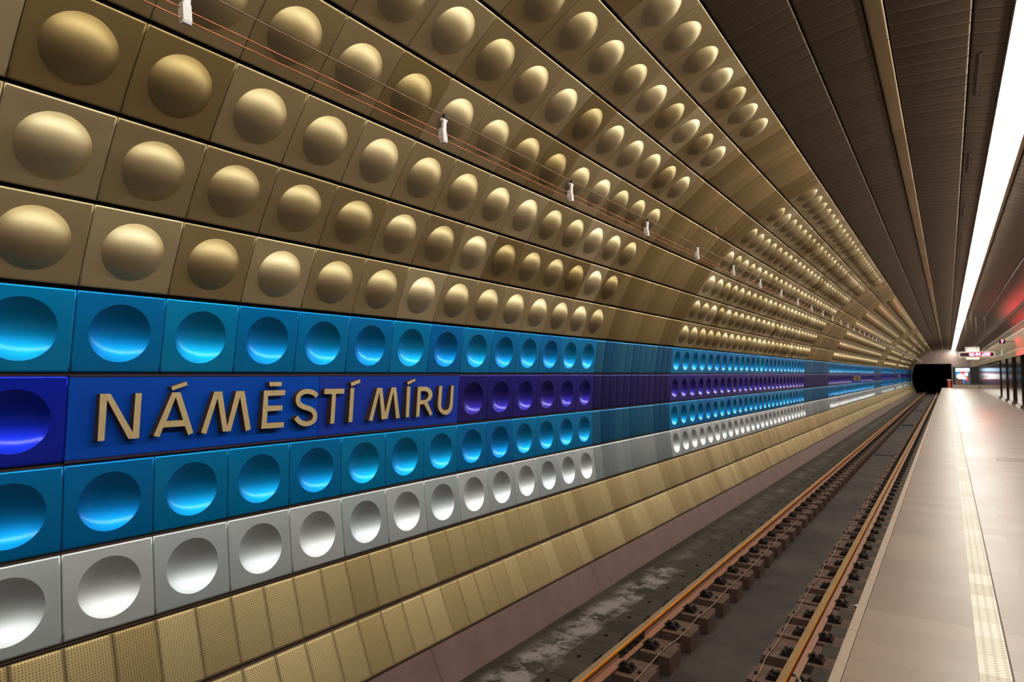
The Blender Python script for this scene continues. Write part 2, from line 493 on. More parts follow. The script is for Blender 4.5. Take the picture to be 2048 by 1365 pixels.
# zones of pressed panels along the tunnel (k of first, last sheet); plain narrow sheets in between
ZONES = [(-13, 12), (19, 44), (56, 95), (107, 133), (141, 159), (164, 178)]
ZNAME = ['near block', 'second block', 'third block']
ROWS = [  # bottom joint, top joint, sheet material, strip material, cap direction, colour word, where
    (P6, S_, None),
]
gold_rows = [(P3, P2, 'lowest gold row'), (P2, P1, 'second gold row'), (P1, U1, 'third gold row'), (U1, U2, 'fourth gold row'),
             (U2, U3, 'fifth gold row'), (U3, U4, 'sixth gold row'), (U4, U5, 'topmost gold row')]
blue_rows = [(S_, P6, m_silver, m_sistrip, 'silver', 'silver row'),
             (P6, P5, m_lblue, m_lbstrip, 'light blue', 'row below the purple'),
             (P5, P4, m_purple, m_pustrip, 'purple', 'purple row'),
             (P4, P3, m_lblue, m_lbstrip, 'light blue', 'row above the purple')]

SIGNS = [(0, 6), (72, 79), (146, 153)]     # sheets replaced by a name board in the purple row

far_gold, far_dimple = MB(), MB()
far_mats = [m_lblue, m_purple, m_silver]
counts = {'gold': 0, 'dimple': 0}
rnd = random.Random(3)

def build_row(a, b, mat, sign, word, where, kind):
    c, u, n, h = frame_of(a, b)
    rot = Matrix(((0, u[0], n[0]), (1, 0, 0), (0, u[1], n[1])))
    for zi, (k0, k1) in enumerate(ZONES):
        ordn = 0
        for k in range(k0, k1 + 1):
            if mat is m_purple and any(s0 <= k <= s1 for s0, s1 in SIGNS): continue
            y = tY(k) + TP / 2
            if y < YA + 0.3 or y > YE - 0.3: continue
            corners = [(c[0] + u[0] * s * h * 0.42, y + e * TP * 0.42, c[1] + u[1] * s * h * 0.42) for s in (-1, 1) for e in (-1, 1)]
            vis = in_frame(corners) and zi < (2 if kind == 'gold' else 3)
            if not vis:
                seg = 24 if k < 60 else 12
                base = Vector((c[0], y, c[1]))
                def place(x, yy, z, base=base):
                    return tuple(base + rot @ Vector((x, yy, z)))
                mb = far_gold if kind == 'gold' else far_dimple
                f0 = len(mb.f)
                sheet_geo(mb, h, seg, place, sign, True, 5 if k < 60 else 3)
                if kind != 'gold':
                    mi = far_mats.index(mat)
                    for q in range(f0, len(mb.f)): mb.mi[q] = mi
                continue
            lod = 0 if zi == 0 else 1
            sheet, cap = panel_meshes(h, sign, mat, lod)
            o = bpy.data.objects.new('domed_panel' if kind == 'gold' else 'dimpled_panel', sheet)
            o.matrix_world = Matrix.Translation((c[0], y, c[1])) @ rot.to_4x4()
            tv = min(0.95, max(0.12, rnd.gauss(0.54, 0.22)))
            if mat is m_purple: tv = 0.85 if k < 0 else rnd.uniform(0, 0.2)
            o.color = (tv, tv, tv, 1)
            link(o)
            w = ORD[ordn]; ordn += 1
            if kind == 'gold':
                lab = 'gold domed panel, %s from left in the %s, %s' % (w, ZNAME[zi], where)
            elif mat is m_purple and k < 0:
                lab = 'deep blue dimpled panel left of the large name sign'
            else:
                lab = '%s dimpled panel, %s from left in the %s, %s' % (word, w, ZNAME[zi], where)
                if word in ('silver', 'purple'): lab = '%s dimpled panel, %s from left in the %s of its row' % (word, w, ZNAME[zi])
            tag(o, lab, 'wall panel', ('gold domed panels, ' if kind == 'gold' else word + ' dimpled panels, ') + ZNAME[zi])
            counts[kind] += 1
            if cap:
                d = bpy.data.objects.new('dome' if kind == 'gold' else 'dimple', cap)
                d.color = o.color
                link(d, o)
    # narrow plain sheets between the zones
    flats = [(ZONES[i][1] + 1, ZONES[i + 1][0]) for i in range(len(ZONES) - 1)] + [(ZONES[-1][1] + 1, 206)]
    names = ['between near and second block', 'between second and third block', 'beyond the third block', 'far down the tunnel', 'in the far distance', 'by the tunnel end']
    for (f0, f1), nm in zip(flats, names):
        yield a, b, tY(f0), min(tY(f1), YE), word, where, nm

flat_jobs = []
for a, b, where in gold_rows:
    for j in build_row(a, b, m_gold, 1, 'gold', where, 'gold'):
        flat_jobs.append((j, m_goldstrip))
for a, b, mat, smat, word, where in blue_rows:
    for j in build_row(a, b, mat, -1, word, where, 'dimple'):
        flat_jobs.append((j, smat))
for (a, b, y0, y1, word, where, nm), sm in flat_jobs:
    strip('%s narrow sheets, %s, %s' % (word, where, nm), a, b, y0, y1, sm, wall_left if a[1] < 2.7 else ceiling)
o = far_gold.obj('domed_panel', [m_gold]); o.color = (0.5, 0.5, 0.5, 1)
tag(o, 'many tiny gold domed panels far down the tunnel wall', 'wall panels', kind='stuff')
o = far_dimple.obj('dimpled_panel', far_mats); o.color = (0.3, 0.3, 0.3, 1)
tag(o, 'many tiny blue, purple and silver dimpled panels far down the wall', 'wall panels', kind='stuff')

# lower gold rows, skirting, brown joint rails
strip('perforated gold strip just below the silver row', G_, S_, YA, YE, m_goldperf, wall_left, gap=0.016)
strip('perforated gold strip just above the skirting', B1, G_, YA, YE, m_goldperf, wall_left, gap=0.010)
mb = MB()
for j in (P6, P5, P4, S_, G_):
    i = [S_, P6, P5, P4, G_].index(j)
    a = {S_: G_, P6: S_, P5: P6, P4: P5, G_: B1}[j]; b = {S_: P6, P6: P5, P5: P4, P4: P3, G_: S_}[j]
    _, u, n, _ = frame_of(a, b)
    hh = 0.012
    q = [(j[0] + u[0] * s - n[0] * d, j[1] + u[1] * s - n[1] * d) for s, d in ((-hh, 0.012), (hh, 0.012), (hh, 0.03), (-hh, 0.03))]
    mb.prism_y(q, YA, YE)
o = mb.obj('joint_rail', m_joint, wall_left); o['label'] = 'brown rails in the joints between the lower rows'
mb = MB()
for i, y in enumerate([YA + 3.2 * q for q in range(40)]):
    y1 = min(y + 3.194, YE)
    if y >= YE: break
    mb.prism_y([(-3.856, -2.875), (-4.035, -2.550), (-4.085, -2.550), (-3.906, -2.875)], y, y1)
tag(mb.obj('baseboard_left', m_skirt), kind='structure')

# ceiling strips
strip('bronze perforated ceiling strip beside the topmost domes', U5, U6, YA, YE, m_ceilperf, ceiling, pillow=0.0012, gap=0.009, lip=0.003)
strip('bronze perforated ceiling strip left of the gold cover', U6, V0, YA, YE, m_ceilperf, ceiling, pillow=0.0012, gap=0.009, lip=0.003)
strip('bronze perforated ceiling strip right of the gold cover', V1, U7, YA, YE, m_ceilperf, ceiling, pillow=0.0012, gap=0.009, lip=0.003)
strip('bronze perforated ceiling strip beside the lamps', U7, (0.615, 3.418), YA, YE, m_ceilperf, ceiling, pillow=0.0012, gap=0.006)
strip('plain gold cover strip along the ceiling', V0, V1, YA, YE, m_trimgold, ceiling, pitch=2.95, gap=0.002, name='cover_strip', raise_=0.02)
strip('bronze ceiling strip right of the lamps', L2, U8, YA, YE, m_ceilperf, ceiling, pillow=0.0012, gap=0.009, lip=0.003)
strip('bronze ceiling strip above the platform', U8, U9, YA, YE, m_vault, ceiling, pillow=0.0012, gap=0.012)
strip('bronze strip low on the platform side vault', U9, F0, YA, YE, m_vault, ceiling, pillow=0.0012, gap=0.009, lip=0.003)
# closing piece above the lamps
mb = MB(); mb.prism_y([(0.58, 3.47), (1.02, 3.40), (1.02, 3.42), (0.58, 3.49)][::-1], YA, YE)
o = mb.obj('lamp_recess', m_back, ceiling)

# ------------------------------------------------------------------ lamps
LP, LY0 = 3.74, 7.40
def lamp_proto():
    mb = MB(); n = 14; prof = []
    for i in range(n + 1):
        a = PI * i / n
        prof.append((0.781 - 0.158 * math.cos(a), 3.365 - 0.085 * math.sin(a) - (0.09 * (0.5 - 0.5 * math.cos(a)))))
    y0, y1 = 0.008, LP - 0.008
    k = len(mb.v)
    for x, z in prof: mb.v.append((x, y0, z))
    for x, z in prof: mb.v.append((x, y1, z))
    for i in range(n): mb.face((k + i, k + i + 1, k + n + 1 + i + 1, k + n + 1 + i), 0, None, True)
    mb.face(tuple(k + i for i in range(n + 1))); mb.face(tuple(k + n + 1 + i for i in reversed(range(n + 1))))
    diff = mb.mesh('diffuser', [m_lamp])
    h = MB()
    h.box(0.385, 0.412, 1.0, 2.3, 3.450, 3.458, 1)
    h.box(0.385, 0.45, 2.27, 2.3, 3.450, 3.458, 1)
    h.prism_y([(0.60, 3.395), (0.612, 3.355), (0.622, 3.365), (0.940, 3.275), (0.948, 3.262), (1.012, 3.292), (1.012, 3.36), (0.61, 3.435)][::-1], 0.002, LP - 0.002)
    return diff, h.mesh('housing', [m_trimplain, m_back])
m_trimplain = plain('lamp housing metal', (0.66, 0.54, 0.42), 0.45, 0.4, 0.1)
d_me, h_me = lamp_proto()
for i in range(-3, 28):
    y = LY0 + LP * i
    if y + LP > YE: continue
    vis = i + 1
    if vis < 0: lab = 'white strip luminaire over the near platform edge'
    else: lab = 'glowing white strip luminaire, %s of the ceiling line counted from the camera' % ORD[i + 3]
    L = empty('strip_luminaire', (0, y, 0), lab, 'ceiling lamp', 'line of strip luminaires over the platform edge')
    link(bpy.data.objects.new('diffuser', d_me), L); link(bpy.data.objects.new('housing', h_me), L)

# ------------------------------------------------------------------ name signs
LET = {
'N': ([(1.876,-.127),(1.937,-.127),(2.078,-.381),(2.088,-.128),(2.128,-.128),(2.118,-.422),(2.053,-.422),(1.918,-.164),(1.909,-.421),(1.87,-.421)], []),
'A': ([(2.327,-.128),(2.385,-.128),(2.484,-.414),(2.447,-.428),(2.422,-.364),(2.274,-.364),(2.249,-.426),(2.21,-.415)], [(2.353,-.161),(2.408,-.321),(2.294,-.321)]),
'M': ([(2.632,-.13),(2.694,-.13),(2.739,-.385),(2.805,-.13),(2.873,-.13),(2.933,-.423),(2.891,-.433),(2.838,-.174),(2.768,-.424),(2.705,-.423),(2.659,-.178),(2.578,-.432),(2.54,-.419)], []),
'E': ([(3.04,-.131),(3.234,-.131),(3.232,-.172),(3.078,-.174),(3.077,-.251),(3.21,-.252),(3.21,-.292),(3.075,-.293),(3.069,-.384),(3.227,-.386),(3.226,-.428),(3.023,-.426)], []),
'S': None,
'T': ([(3.625,-.13),(3.843,-.131),(3.842,-.175),(3.75,-.175),(3.736,-.429),(3.69,-.43),(3.708,-.176),(3.624,-.175)], []),
'I': ([(3.914,-.127),(3.957,-.128),(3.94,-.428),(3.894,-.429)], []),
'M2': ([(4.235,-.133),(4.301,-.133),(4.34,-.369),(4.421,-.131),(4.484,-.131),(4.536,-.425),(4.486,-.431),(4.446,-.172),(4.371,-.427),(4.297,-.427),(4.264,-.175),(4.18,-.435),(4.135,-.426)], []),
'I2': ([(4.634,-.125),(4.683,-.125),(4.666,-.426),(4.617,-.426)], []),
'R': ([(4.789,-.131),(4.892,-.131),(4.935,-.136),(4.968,-.151),(4.995,-.172),(5.010,-.200),(5.008,-.232),(4.993,-.258),(4.966,-.277),(4.933,-.287),(5.015,-.414),(4.976,-.431),(4.883,-.308),(4.825,-.311),(4.814,-.43),(4.766,-.431)],
      [(4.835,-.175),(4.900,-.176),(4.927,-.184),(4.945,-.200),(4.950,-.222),(4.940,-.244),(4.918,-.260),(4.890,-.266),(4.828,-.267)]),
'U': ([(5.116,-.128),(5.166,-.128),(5.147,-.326),(5.155,-.355),(5.176,-.377),(5.208,-.387),(5.240,-.384),(5.268,-.370),(5.284,-.345),(5.291,-.310),(5.313,-.127),(5.356,-.127),(5.339,-.334),(5.329,-.372),(5.307,-.402),(5.275,-.423),(5.24,-.433),(5.205,-.432),(5.169,-.422),(5.135,-.403),(5.110,-.375),(5.096,-.345),(5.094,-.315)], []),
}
ACC = {'A': [(2.32,-.089),(2.425,-.054),(2.434,-.08),(2.329,-.115)], 'E': [(3.086,-.065),(3.2,-.065),(3.199,-.099),(3.089,-.099)],
       'I': [(3.913,-.08),(4.02,-.05),(4.029,-.08),(3.922,-.114)], 'I2': [(4.634,-.083),(4.748,-.048),(4.756,-.071),(4.646,-.108)]}
def smooth_path(p, n=4):
    out = []
    for i in range(len(p) - 1):
        p0, p1, p2, p3 = p[max(i - 1, 0)], p[i], p[i + 1], p[min(i + 2, len(p) - 1)]
        for q in range(n):
            s = q / n
            out.append(tuple(0.5 * (2 * p1[d] + (p2[d] - p0[d]) * s + (2 * p0[d] - 5 * p1[d] + 4 * p2[d] - p3[d]) * s * s + (3 * p1[d] - p0[d] - 3 * p2[d] + p3[d]) * s ** 3) for d in (0, 1)))
    return out + [p[-1]]
Sp = smooth_path([(3.549,-.188),(3.518,-.163),(3.462,-.147),(3.407,-.152),(3.368,-.177),(3.357,-.212),(3.369,-.246),(3.409,-.271),(3.468,-.289),(3.510,-.311),(3.530,-.347),(3.521,-.387),(3.484,-.409),(3.430,-.413),(3.380,-.395),(3.340,-.355)])
lft, rgt = [], []
for i, p in enumerate(Sp):
    a, b = Sp[max(i - 1, 0)], Sp[min(i + 1, len(Sp) - 1)]
    dx, dz = b[0] - a[0], b[1] - a[1]; l = math.hypot(dx, dz)
    nx, nz = -dz / l * 0.0225, dx / l * 0.0205
    lft.append((p[0] + nx, p[1] + nz)); rgt.append((p[0] - nx, p[1] - nz))
LET['S'] = (lft + rgt[::-1], [])

XF, XB = -4.395, -4.452
def letter_mesh(name, outer, hole):
    bm = bmesh.new()
    loops = [outer] + ([hole] if hole else [])
    for lp in loops:
        vs = [bm.verts.new((XF, y - T0, z)) for y, z in lp]
        for i in range(len(vs)): bm.edges.new((vs[i], vs[(i + 1) % len(vs)]))
    bmesh.ops.triangle_fill(bm, use_beauty=True, use_dissolve=False, edges=bm.edges[:])
    faces = bm.faces[:]
    for f in faces:
        f.normal_update()
        if f.normal.x < 0: f.normal_flip()
        f.material_index = 0
    r = bmesh.ops.extrude_face_region(bm, geom=faces)
    newv = [e for e in r['geom'] if isinstance(e, bmesh.types.BMVert)]
    bmesh.ops.translate(bm, vec=(XB - XF, 0, 0), verts=newv)
    bm.normal_update()
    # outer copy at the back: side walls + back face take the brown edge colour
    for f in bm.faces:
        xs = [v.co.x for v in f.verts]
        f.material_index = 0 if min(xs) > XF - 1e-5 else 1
    bmesh.ops.recalc_face_normals(bm, faces=bm.faces[:])
    me = bpy.data.meshes.new(name); bm.to_mesh(me); bm.free()
    me.materials.append(m_letter); me.materials.append(m_lside)
    return me
let_me = {k: letter_mesh('letter', *v) for k, v in LET.items()}
acc_me = {k: letter_mesh('accent_mark', v, []) for k, v in ACC.items()}
TXT = [('N', 'N'), ('A', 'A'), ('M', 'M'), ('E', 'E'), ('S', 'S'), ('T', 'T'), ('I', 'I'), ('M2', 'M of the second word'), ('I2', 'I of the second word'), ('R', 'R'), ('U', 'U')]
def board_mesh(y0, y1, mat):
    _, u, n, _ = frame_of(P5, P4)
    mb = MB()
    def Q(z, d):
        tt = (z - P5[1]) / (P4[1] - P5[1]); return (P5[0] + (P4[0] - P5[0]) * tt + d, z)
    a, b, c2, d2 = Q(-0.530, 0.004), Q(-0.022, 0.004), Q(-0.022, -0.03), Q(-0.530, -0.03)
    mb.prism_y([a, b, c2, d2], y0 + 0.002, y1 - 0.002)
    return mb.mesh('name_board', [mat])
for si, (k0, k1) in enumerate(SIGNS):
    labs = ['large blue name sign with gold letters in the near purple row', 'distant name sign with gold letters in the third block', 'farthest tiny name sign near the tunnel end']
    sgn = empty('station_sign', (0, tY(k0), 0), labs[si], 'station sign', 'name signs on the track wall')
    ln = TP * (k1 - k0 + 1)
    for y0, y1, mt, lb in ((0.0, ln / 2, m_board_a, 'board half tinted blue for reflected light'), (ln / 2, ln, m_board_b, 'board half tinted violet for reflected light')):
        o = link(bpy.data.objects.new('name_board', board_mesh(y0, y1, mt)), sgn); o['label'] = lb
    fr = MB()
    for z0, z1 in ((-0.548, -0.533), (-0.019, -0.006)):
        tt = (z0 - P5[1]) / (P4[1] - P5[1]); x = P5[0] + (P4[0] - P5[0]) * tt
        fr.box(x - 0.03, x + 0.008, 0.0, ln, z0, z1)
    fr.obj('edge_rail', m_board_rail if 'm_board_rail' in globals() else plain('violet brown edge rail', (0.07, 0.045, 0.12), 0.5), sgn)
    for key, nm in TXT:
        o = link(bpy.data.objects.new('letter', let_me[key]), sgn); o['label'] = 'gold letter ' + nm
        if key in acc_me:
            link(bpy.data.objects.new('accent_mark', acc_me[key]), o)

# ------------------------------------------------------------------ overhead wires and white clips
WU, WM, WL = (-2.905, 1.830), (-2.930, 1.720), (-2.908, 1.658)
for (x, z), mat, r, nm, lab in ((WU, m_wire, 0.0042, 'carrier_wire', 'grey brown carrier wire the white clips hang from'),
                                (WM, m_copper, 0.0036, 'contact_wire', 'upper copper wire held by the white clips'),
                                (WL, m_copper, 0.0036, 'contact_wire', 'lower copper wire held by the white clips')):
    mb = MB(); mb.tube([(x, YA, z), (x, 1, z), (x, 20, z), (x, YE, z)], r, 8)
    tag(mb.obj(nm, mat), lab, 'wire')
def clip_meshes():
    b = MB()
    b.prism_y([(-2.920, 1.715), (-2.900, 1.715), (-2.897, 1.805), (-2.915, 1.805)], -0.016, 0.016)
    body = b.mesh('arm', [m_white])
    c = MB(); c.prism_y([(-2.943, 1.712), (-2.941, 1.736), (-2.925, 1.743), (-2.903, 1.738), (-2.893, 1.680), (-2.890, 1.652), (-2.895, 1.638), (-2.912, 1.634), (-2.926, 1.642), (-2.938, 1.672)][::-1], -0.021, 0.021)
    jaw = c.mesh('jaw', [m_white])
    d = MB(); d.box(-2.918, -2.896, -0.012, 0.012, 1.812, 1.842); hook = d.mesh('hook', [m_black])
    e = MB(); e.cyl((-2.908, -0.03, 1.800), (-2.908, 0.03, 1.800), 0.012, 10); pin = e.mesh('pin', [m_white])
    return (('arm', body), ('jaw', jaw), ('hook', hook), ('pin', pin))
clips = clip_meshes()
CY0 = 1.557
for i in range(-2, 58):
    y = CY0 + 1.862 * i
    if y < YA or y > YE: continue
    if i < 0: lab = 'white wire clip off the left end of the wires'
    else: lab = 'white plastic wire clip, %s along the wires counted from the left' % ORD[i]
    if i < 0: continue
    o = empty('wire_clip', (0, y, 0), lab, 'wire clip', 'white clips along the overhead wires')
    for nm, me in clips: link(bpy.data.objects.new(nm, me), o)
mb = MB(); mb.tube([(-2.905, 9.90, 1.83), (-2.905, 9.90, 2.66)], 0.0025, 6)
tag(mb.obj('hanger_wire', m_wire), 'thin vertical wire from the ceiling down to the carrier wire', 'wire')

# ------------------------------------------------------------------ track
YT = 125.0
# slab pieces between the sleepers, channel, right slab
SP0, SPP = 5.905, 0.6225
floor = MB()
floor.box(-3.95, -0.55, YA, YT, -3.30, -3.055, 1)           # channel bed
n_s = int((PE+0.8 - 1.5) / SPP)
S_LIST = [SP0 + SPP * i for i in range(-9, int((88 - SP0) / SPP))]
edges = [YA] + S_LIST + [YT]
prev = YA
for y in S_LIST + [None]:
    e = (y - 0.151) if y is not None else YT
    floor.box(-3.304, -2.735, prev, e, -3.055, FLOOR_T - 0.003, 0)
    floor.box(-1.165, -0.796, prev, e, -3.055, FLOOR_T - 0.003, 0)
    # lower filler behind each sleeper, open slot before the next
    if y is not None and prev > YA:
        gl = e - 0.20
        floor.box(-2.735, -2.440, prev, gl, -3.055, FLOOR_T - 0.014, 2)
        deep = ((int(round((y - SP0) / SPP)) % 2) == 0)
        floor.box(-1.640, -1.165, prev, gl if deep else e - 0.05, -3.055, FLOOR_T - 0.014, 2)
        floor.box(-1.635, -1.165, gl if deep else e - 0.05, e, -3.055, FLOOR_T - (0.15 if deep else 0.07), 1)
    if y is not None: prev = y + 0.151
# centre fill close to the right sleepers
floor.box(-3.95, -3.305, YA, YT, -3.055, FLOOR_T - 0.003, 0)
floor.box(-0.795, -0.60, YA, YT, -3.055, FLOOR_T - 0.003, 0)
floor.box(-2.31, -1.668, YA, YT, -3.055, -2.985, 1)
tag(floor.obj('floor', [m_slab, m_bed, m_sleeper]), kind='structure')

def clip_geo(mb, x, sx):
    """one rail fastening beside the rail foot at x, opening towards sx"""
    mb.box(min(x, x + sx * 0.13), max(x, x + sx * 0.13), -0.075, 0.075, FLOOR_T, FLOOR_T + 0.014)
    mb.tube([(x + sx * 0.03, 0, FLOOR_T), (x + sx * 0.03, 0, FLOOR_T + 0.075)], 0.014, 6)
    mb.box(x + sx * 0.03 - 0.022, x + sx * 0.03 + 0.022, -0.022, 0.022, FLOOR_T + 0.035, FLOOR_T + 0.058)
    for s in (-1, 1):
        mb.tube([(x + sx * 0.09, s * 0.045, FLOOR_T), (x + sx * 0.09, s * 0.045, FLOOR_T + 0.055)], 0.015, 6)
        mb.box(x + sx * 0.09 - 0.023, x + sx * 0.09 + 0.023, s * 0.045 - 0.023, s * 0.045 + 0.023, FLOOR_T + 0.018, FLOOR_T + 0.038)
    mb.box(min(x - sx * 0.02, x + sx * 0.06), max(x - sx * 0.02, x + sx * 0.06), -0.05, 0.05, FLOOR_T + 0.020, FLOOR_T + 0.034)
RLX, RRX = -2.794, -1.298
def sleeper_meshes(x0, x1, rail, bolts):
    b = MB(); x0b, x1b = x0, x1
    b.box(x0, x1, -0.15, 0.15, -3.05, FLOOR_T - 0.006)
    n = len(b.v)
    body = b.mesh('sleeper', [m_sleeper])
    cl = []
    for sx in (-1, 1):
        c = MB(); clip_geo(c, rail + sx * 0.072, sx); cl.append(c.mesh('rail_fastening', [m_bolt]))
    bo = []
    for bx in bolts:
        d = MB(); d.cyl((bx, 0.0, FLOOR_T - 0.01), (bx, 0.0, FLOOR_T + 0.014), 0.020, 7); bo.append(d.mesh('bolt', [m_bolt]))
    return body, cl, bo
PROT = {'left': sleeper_meshes(-3.30, -2.405, RLX, (-3.185, -2.53)), 'right': sleeper_meshes(-1.655, -0.80, RRX, (-1.60, -0.93))}
for side in ('left', 'right'):
    body, cl, bo = PROT[side]
    vis_n = 0
    for y in S_LIST:
        c = (-2.6 if side == 'left' else -1.5, y, FLOOR_T)
        if not in_frame([c], 40): continue
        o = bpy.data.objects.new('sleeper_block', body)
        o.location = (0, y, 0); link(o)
        tag(o, 'brown concrete sleeper block under the %s rail, number %d from the camera' % (('wall side', 'platform side')[side == 'right'], vis_n + 1), 'sleeper',
            'sleeper blocks under the %s rail' % (('wall side', 'platform side')[side == 'right']))
        vis_n += 1
        for m in cl:
            p = bpy.data.objects.new('rail_fastening', m); p.parent = o; COL.objects.link(p)
        if y < 30:
            for m in bo:
                p = bpy.data.objects.new('bolt', m); p.parent = o; COL.objects.link(p)
    # hidden run of the same bed out of frame
def rail(x, lab):
    z1, z0 = -2.713, -2.853
    prof = [(-0.070, z0), (0.070, z0), (0.070, z0 + 0.012), (0.012, z0 + 0.026), (0.009, z0 + 0.098), (0.034, z0 + 0.108), (0.036, z1 - 0.008), (0.030, z1),
            (-0.030, z1), (-0.036, z1 - 0.008), (-0.034, z0 + 0.108), (-0.009, z0 + 0.098), (-0.012, z0 + 0.026), (-0.070, z0 + 0.012)]
    mats = [1, 2, 2, 2, 1, 1, 1, 0, 1, 1, 2, 2, 2, 2]
    mb = MB(); mb.prism_y([(x + a, b) for a, b in prof], YA, YT, 1, True, mats)
    return tag(mb.obj('rail', [m_railtop, m_railside, m_railweb]), lab, 'rail')
rl = rail(RLX, 'rusty steel rail nearer the panelled wall')
rr = rail(RRX, 'worn steel rail nearer the platform')
def fishplate(x, y, lab, parent):
    mb = MB(); zc = -2.79
    for s in (-1, 1):
        mb.box(min(x + s * 0.010, x + s * 0.030), max(x + s * 0.010, x + s * 0.030), y - 0.30, y + 0.30, zc - 0.034, zc + 0.034)
        for q in (-0.22, -0.08, 0.08, 0.22):
            mb.cyl((x + s * 0.03, y + q, zc), (x + s * 0.055, y + q, zc), 0.016, 6)
    mb.obj('fishplate', m_bolt, parent)
fishplate(RLX, 6.30, '', rl)
fishplate(RRX, 5.85, '', rr)
mb = MB()
mb.tube(smooth3 := [(-1.255, 6.42, -2.76), (-1.22, 6.40, -2.745), (-1.175, 6.33, -2.76), (-1.15, 6.20, -2.80), (-1.145, 6.05, -2.83), (-1.16, 5.92, -2.85), (-1.20, 5.82, -2.855), (-1.26, 5.78, -2.86)], 0.013, 8)
tag(mb.obj('bond_cable', plain('grey bond cable', (0.30, 0.25, 0.22), 0.5)), 'grey looped bond cable beside the platform side rail joint', 'cable')
def run_cable(x0, lab, zt, amp, seed):
    r2 = random.Random(seed); pts = []
    y = 4.4
    while y < 60:
        pts.append((x0 + r2.uniform(-amp, amp), y, zt + r2.uniform(0, 0.006))); y += 0.31
    mb = MB(); mb.tube(pts, 0.0065, 6)
    tag(mb.obj('track_cable', m_cable), lab, 'cable')
run_cable(-2.50, 'thin brown cable lying along the wall side sleeper blocks', FLOOR_T + 0.008, 0.022, 4)
run_cable(-1.585, 'thin brown cable lying along the platform side sleeper blocks', FLOOR_T + 0.008, 0.022, 9)
# pits in the centre channel far away
for y, lab in ((27.0, 'narrow drain slot across the channel'), (43.0, 'first dark drain pit in the far channel'), (60.0, 'second dark drain pit in the far channel'), (88.5, '')):
    if not lab: continue
    mb = MB()
    l = 0.35 if y < 30 else 1.6
    mb.box(-2.25, -1.72, y, y + l, -2.984, -2.978)
    mb.box(-2.28, -2.25, y, y + l, -2.984, -2.960); mb.box(-1.72, -1.69, y, y + l, -2.984, -2.960)
    tag(mb.obj('drain_cover', m_dark), lab, 'drain')
mb = MB()
random.seed(5)
c0 = Vector((-0.98, 9.05, FLOOR_T))
for i in range(7):
    a = 2 * PI * i / 7; b = 2 * PI * (i + 1) / 7
    r1, r2 = 0.05 + 0.02 * (i % 2), 0.05 + 0.02 * ((i + 1) % 2)
    p = [c0 + Vector((r1 * math.cos(a), r1 * math.sin(a), 0.002 + 0.01 * (i % 3))), c0 + Vector((r2 * math.cos(b), r2 * math.sin(b), 0.002 + 0.01 * ((i + 1) % 7 % 3))), c0 + Vector((0, 0, 0.035))]
    n = len(mb.v); mb.v += [tuple(q) for q in p]; mb.face((n, n + 1, n + 2))
tag(mb.obj('paper_scrap', m_white), 'crumpled white paper scrap between the rail and the platform', 'litter')

# ------------------------------------------------------------------ platform
mb = MB()
mb.box(-0.508, 3.9, YA, PE+0.8 - 1.2, FLOOR_P - 0.22, FLOOR_P)
tag(mb.obj('floor', m_pave), kind='structure')
mb = MB()
y = YA
while y < PE+0.8 - 1.3:
    y1 = min(y + 1.2, PE+0.8 - 1.2)
    mb.box(-0.564, -0.511, y + 0.0015, y1 - 0.0015, FLOOR_P - 0.20, FLOOR_P + 0.002); y = y1
tag(mb.obj('trim_1', m_edge), kind='structure')
mb = MB(); mb.box(0.094, 0.237, YA, PE+0.8 - 1.2, FLOOR_P - 0.01, FLOOR_P + 0.003)
tag(mb.obj('trim_2', m_tact), kind='structure')
mb = MB(); mb.box(0.2375, 0.2465, YA, PE+0.8 - 1.2, FLOOR_P - 0.01, FLOOR_P + 0.0015)
tag(mb.obj('trim_3', m_joint), kind='structure')
mb = MB(); mb.box(-0.60, -0.54, YA, PE+0.8 - 1.2, -3.2, FLOOR_P - 0.22)
tag(mb.obj('wall_platform', m_bed), kind='structure')
# floor grating
mb = MB()
for i in range(34):
    x = 0.72 + i * 0.045
    mb.box(x, x + 0.026, 15.0, 15.42, FLOOR_P + 0.0005, FLOOR_P + 0.004)
mb.box(0.70, 2.26, 14.97, 15.0, FLOOR_P + 0.0005, FLOOR_P + 0.004); mb.box(0.70, 2.26, 15.42, 15.45, FLOOR_P + 0.0005, FLOOR_P + 0.004)
tag(mb.obj('floor_grating', plain('dull floor grating', (0.26, 0.20, 0.16), 0.5, 0.5)), 'flat slotted grating let into the platform paving', 'grating')

# ------------------------------------------------------------------ platform side wall
mb = MB()
mb.box(3.85, 3.95, YA, YE, FLOOR_P - 0.1, 3.2)
wr = tag(mb.obj('wall_right', m_hall), kind='structure')
strip('beige metal strip under the vault', F0, F1, YA, YE, m_fascia, wr, pitch=0.6, gap=0.008)
strip('broad beige metal band above the openings', F1, F2, YA, YE, m_fascia, wr, pitch=0.6, gap=0.008)
strip('narrow beige fascia over the openings', F2, F3, YA, YE, m_fascia, wr, pitch=1.2, gap=0.006)
mb = MB(); mb.box(2.77, 3.86, YA, YE, 0.845, 0.90)
o = mb.obj('soffit', m_hall, wr)
# continuous steel lining at the far end
mb = MB(); y = 51.7
while y < PE+0.8 - 1.6:
    y1 = min(y + 3.0, PE+0.8 - 1.3)
    mb.box(2.78, 2.86, y + 0.01, y1 - 0.01, FLOOR_P + 0.16, 0.74); y = y1
o = mb.obj('steel_lining', m_pillar, wr)
mb = MB(); mb.box(2.70, 2.87, 51.7, PE+0.8 - 1.3, FLOOR_P, FLOOR_P + 0.16)
o = mb.obj('steel_plinth', m_steel, wr)
mb = MB(); mb.box(2.80, 2.86, 51.7, PE+0.8 - 1.3, 0.745, 0.86)
o = mb.obj('shadow_gap', m_dark, wr)
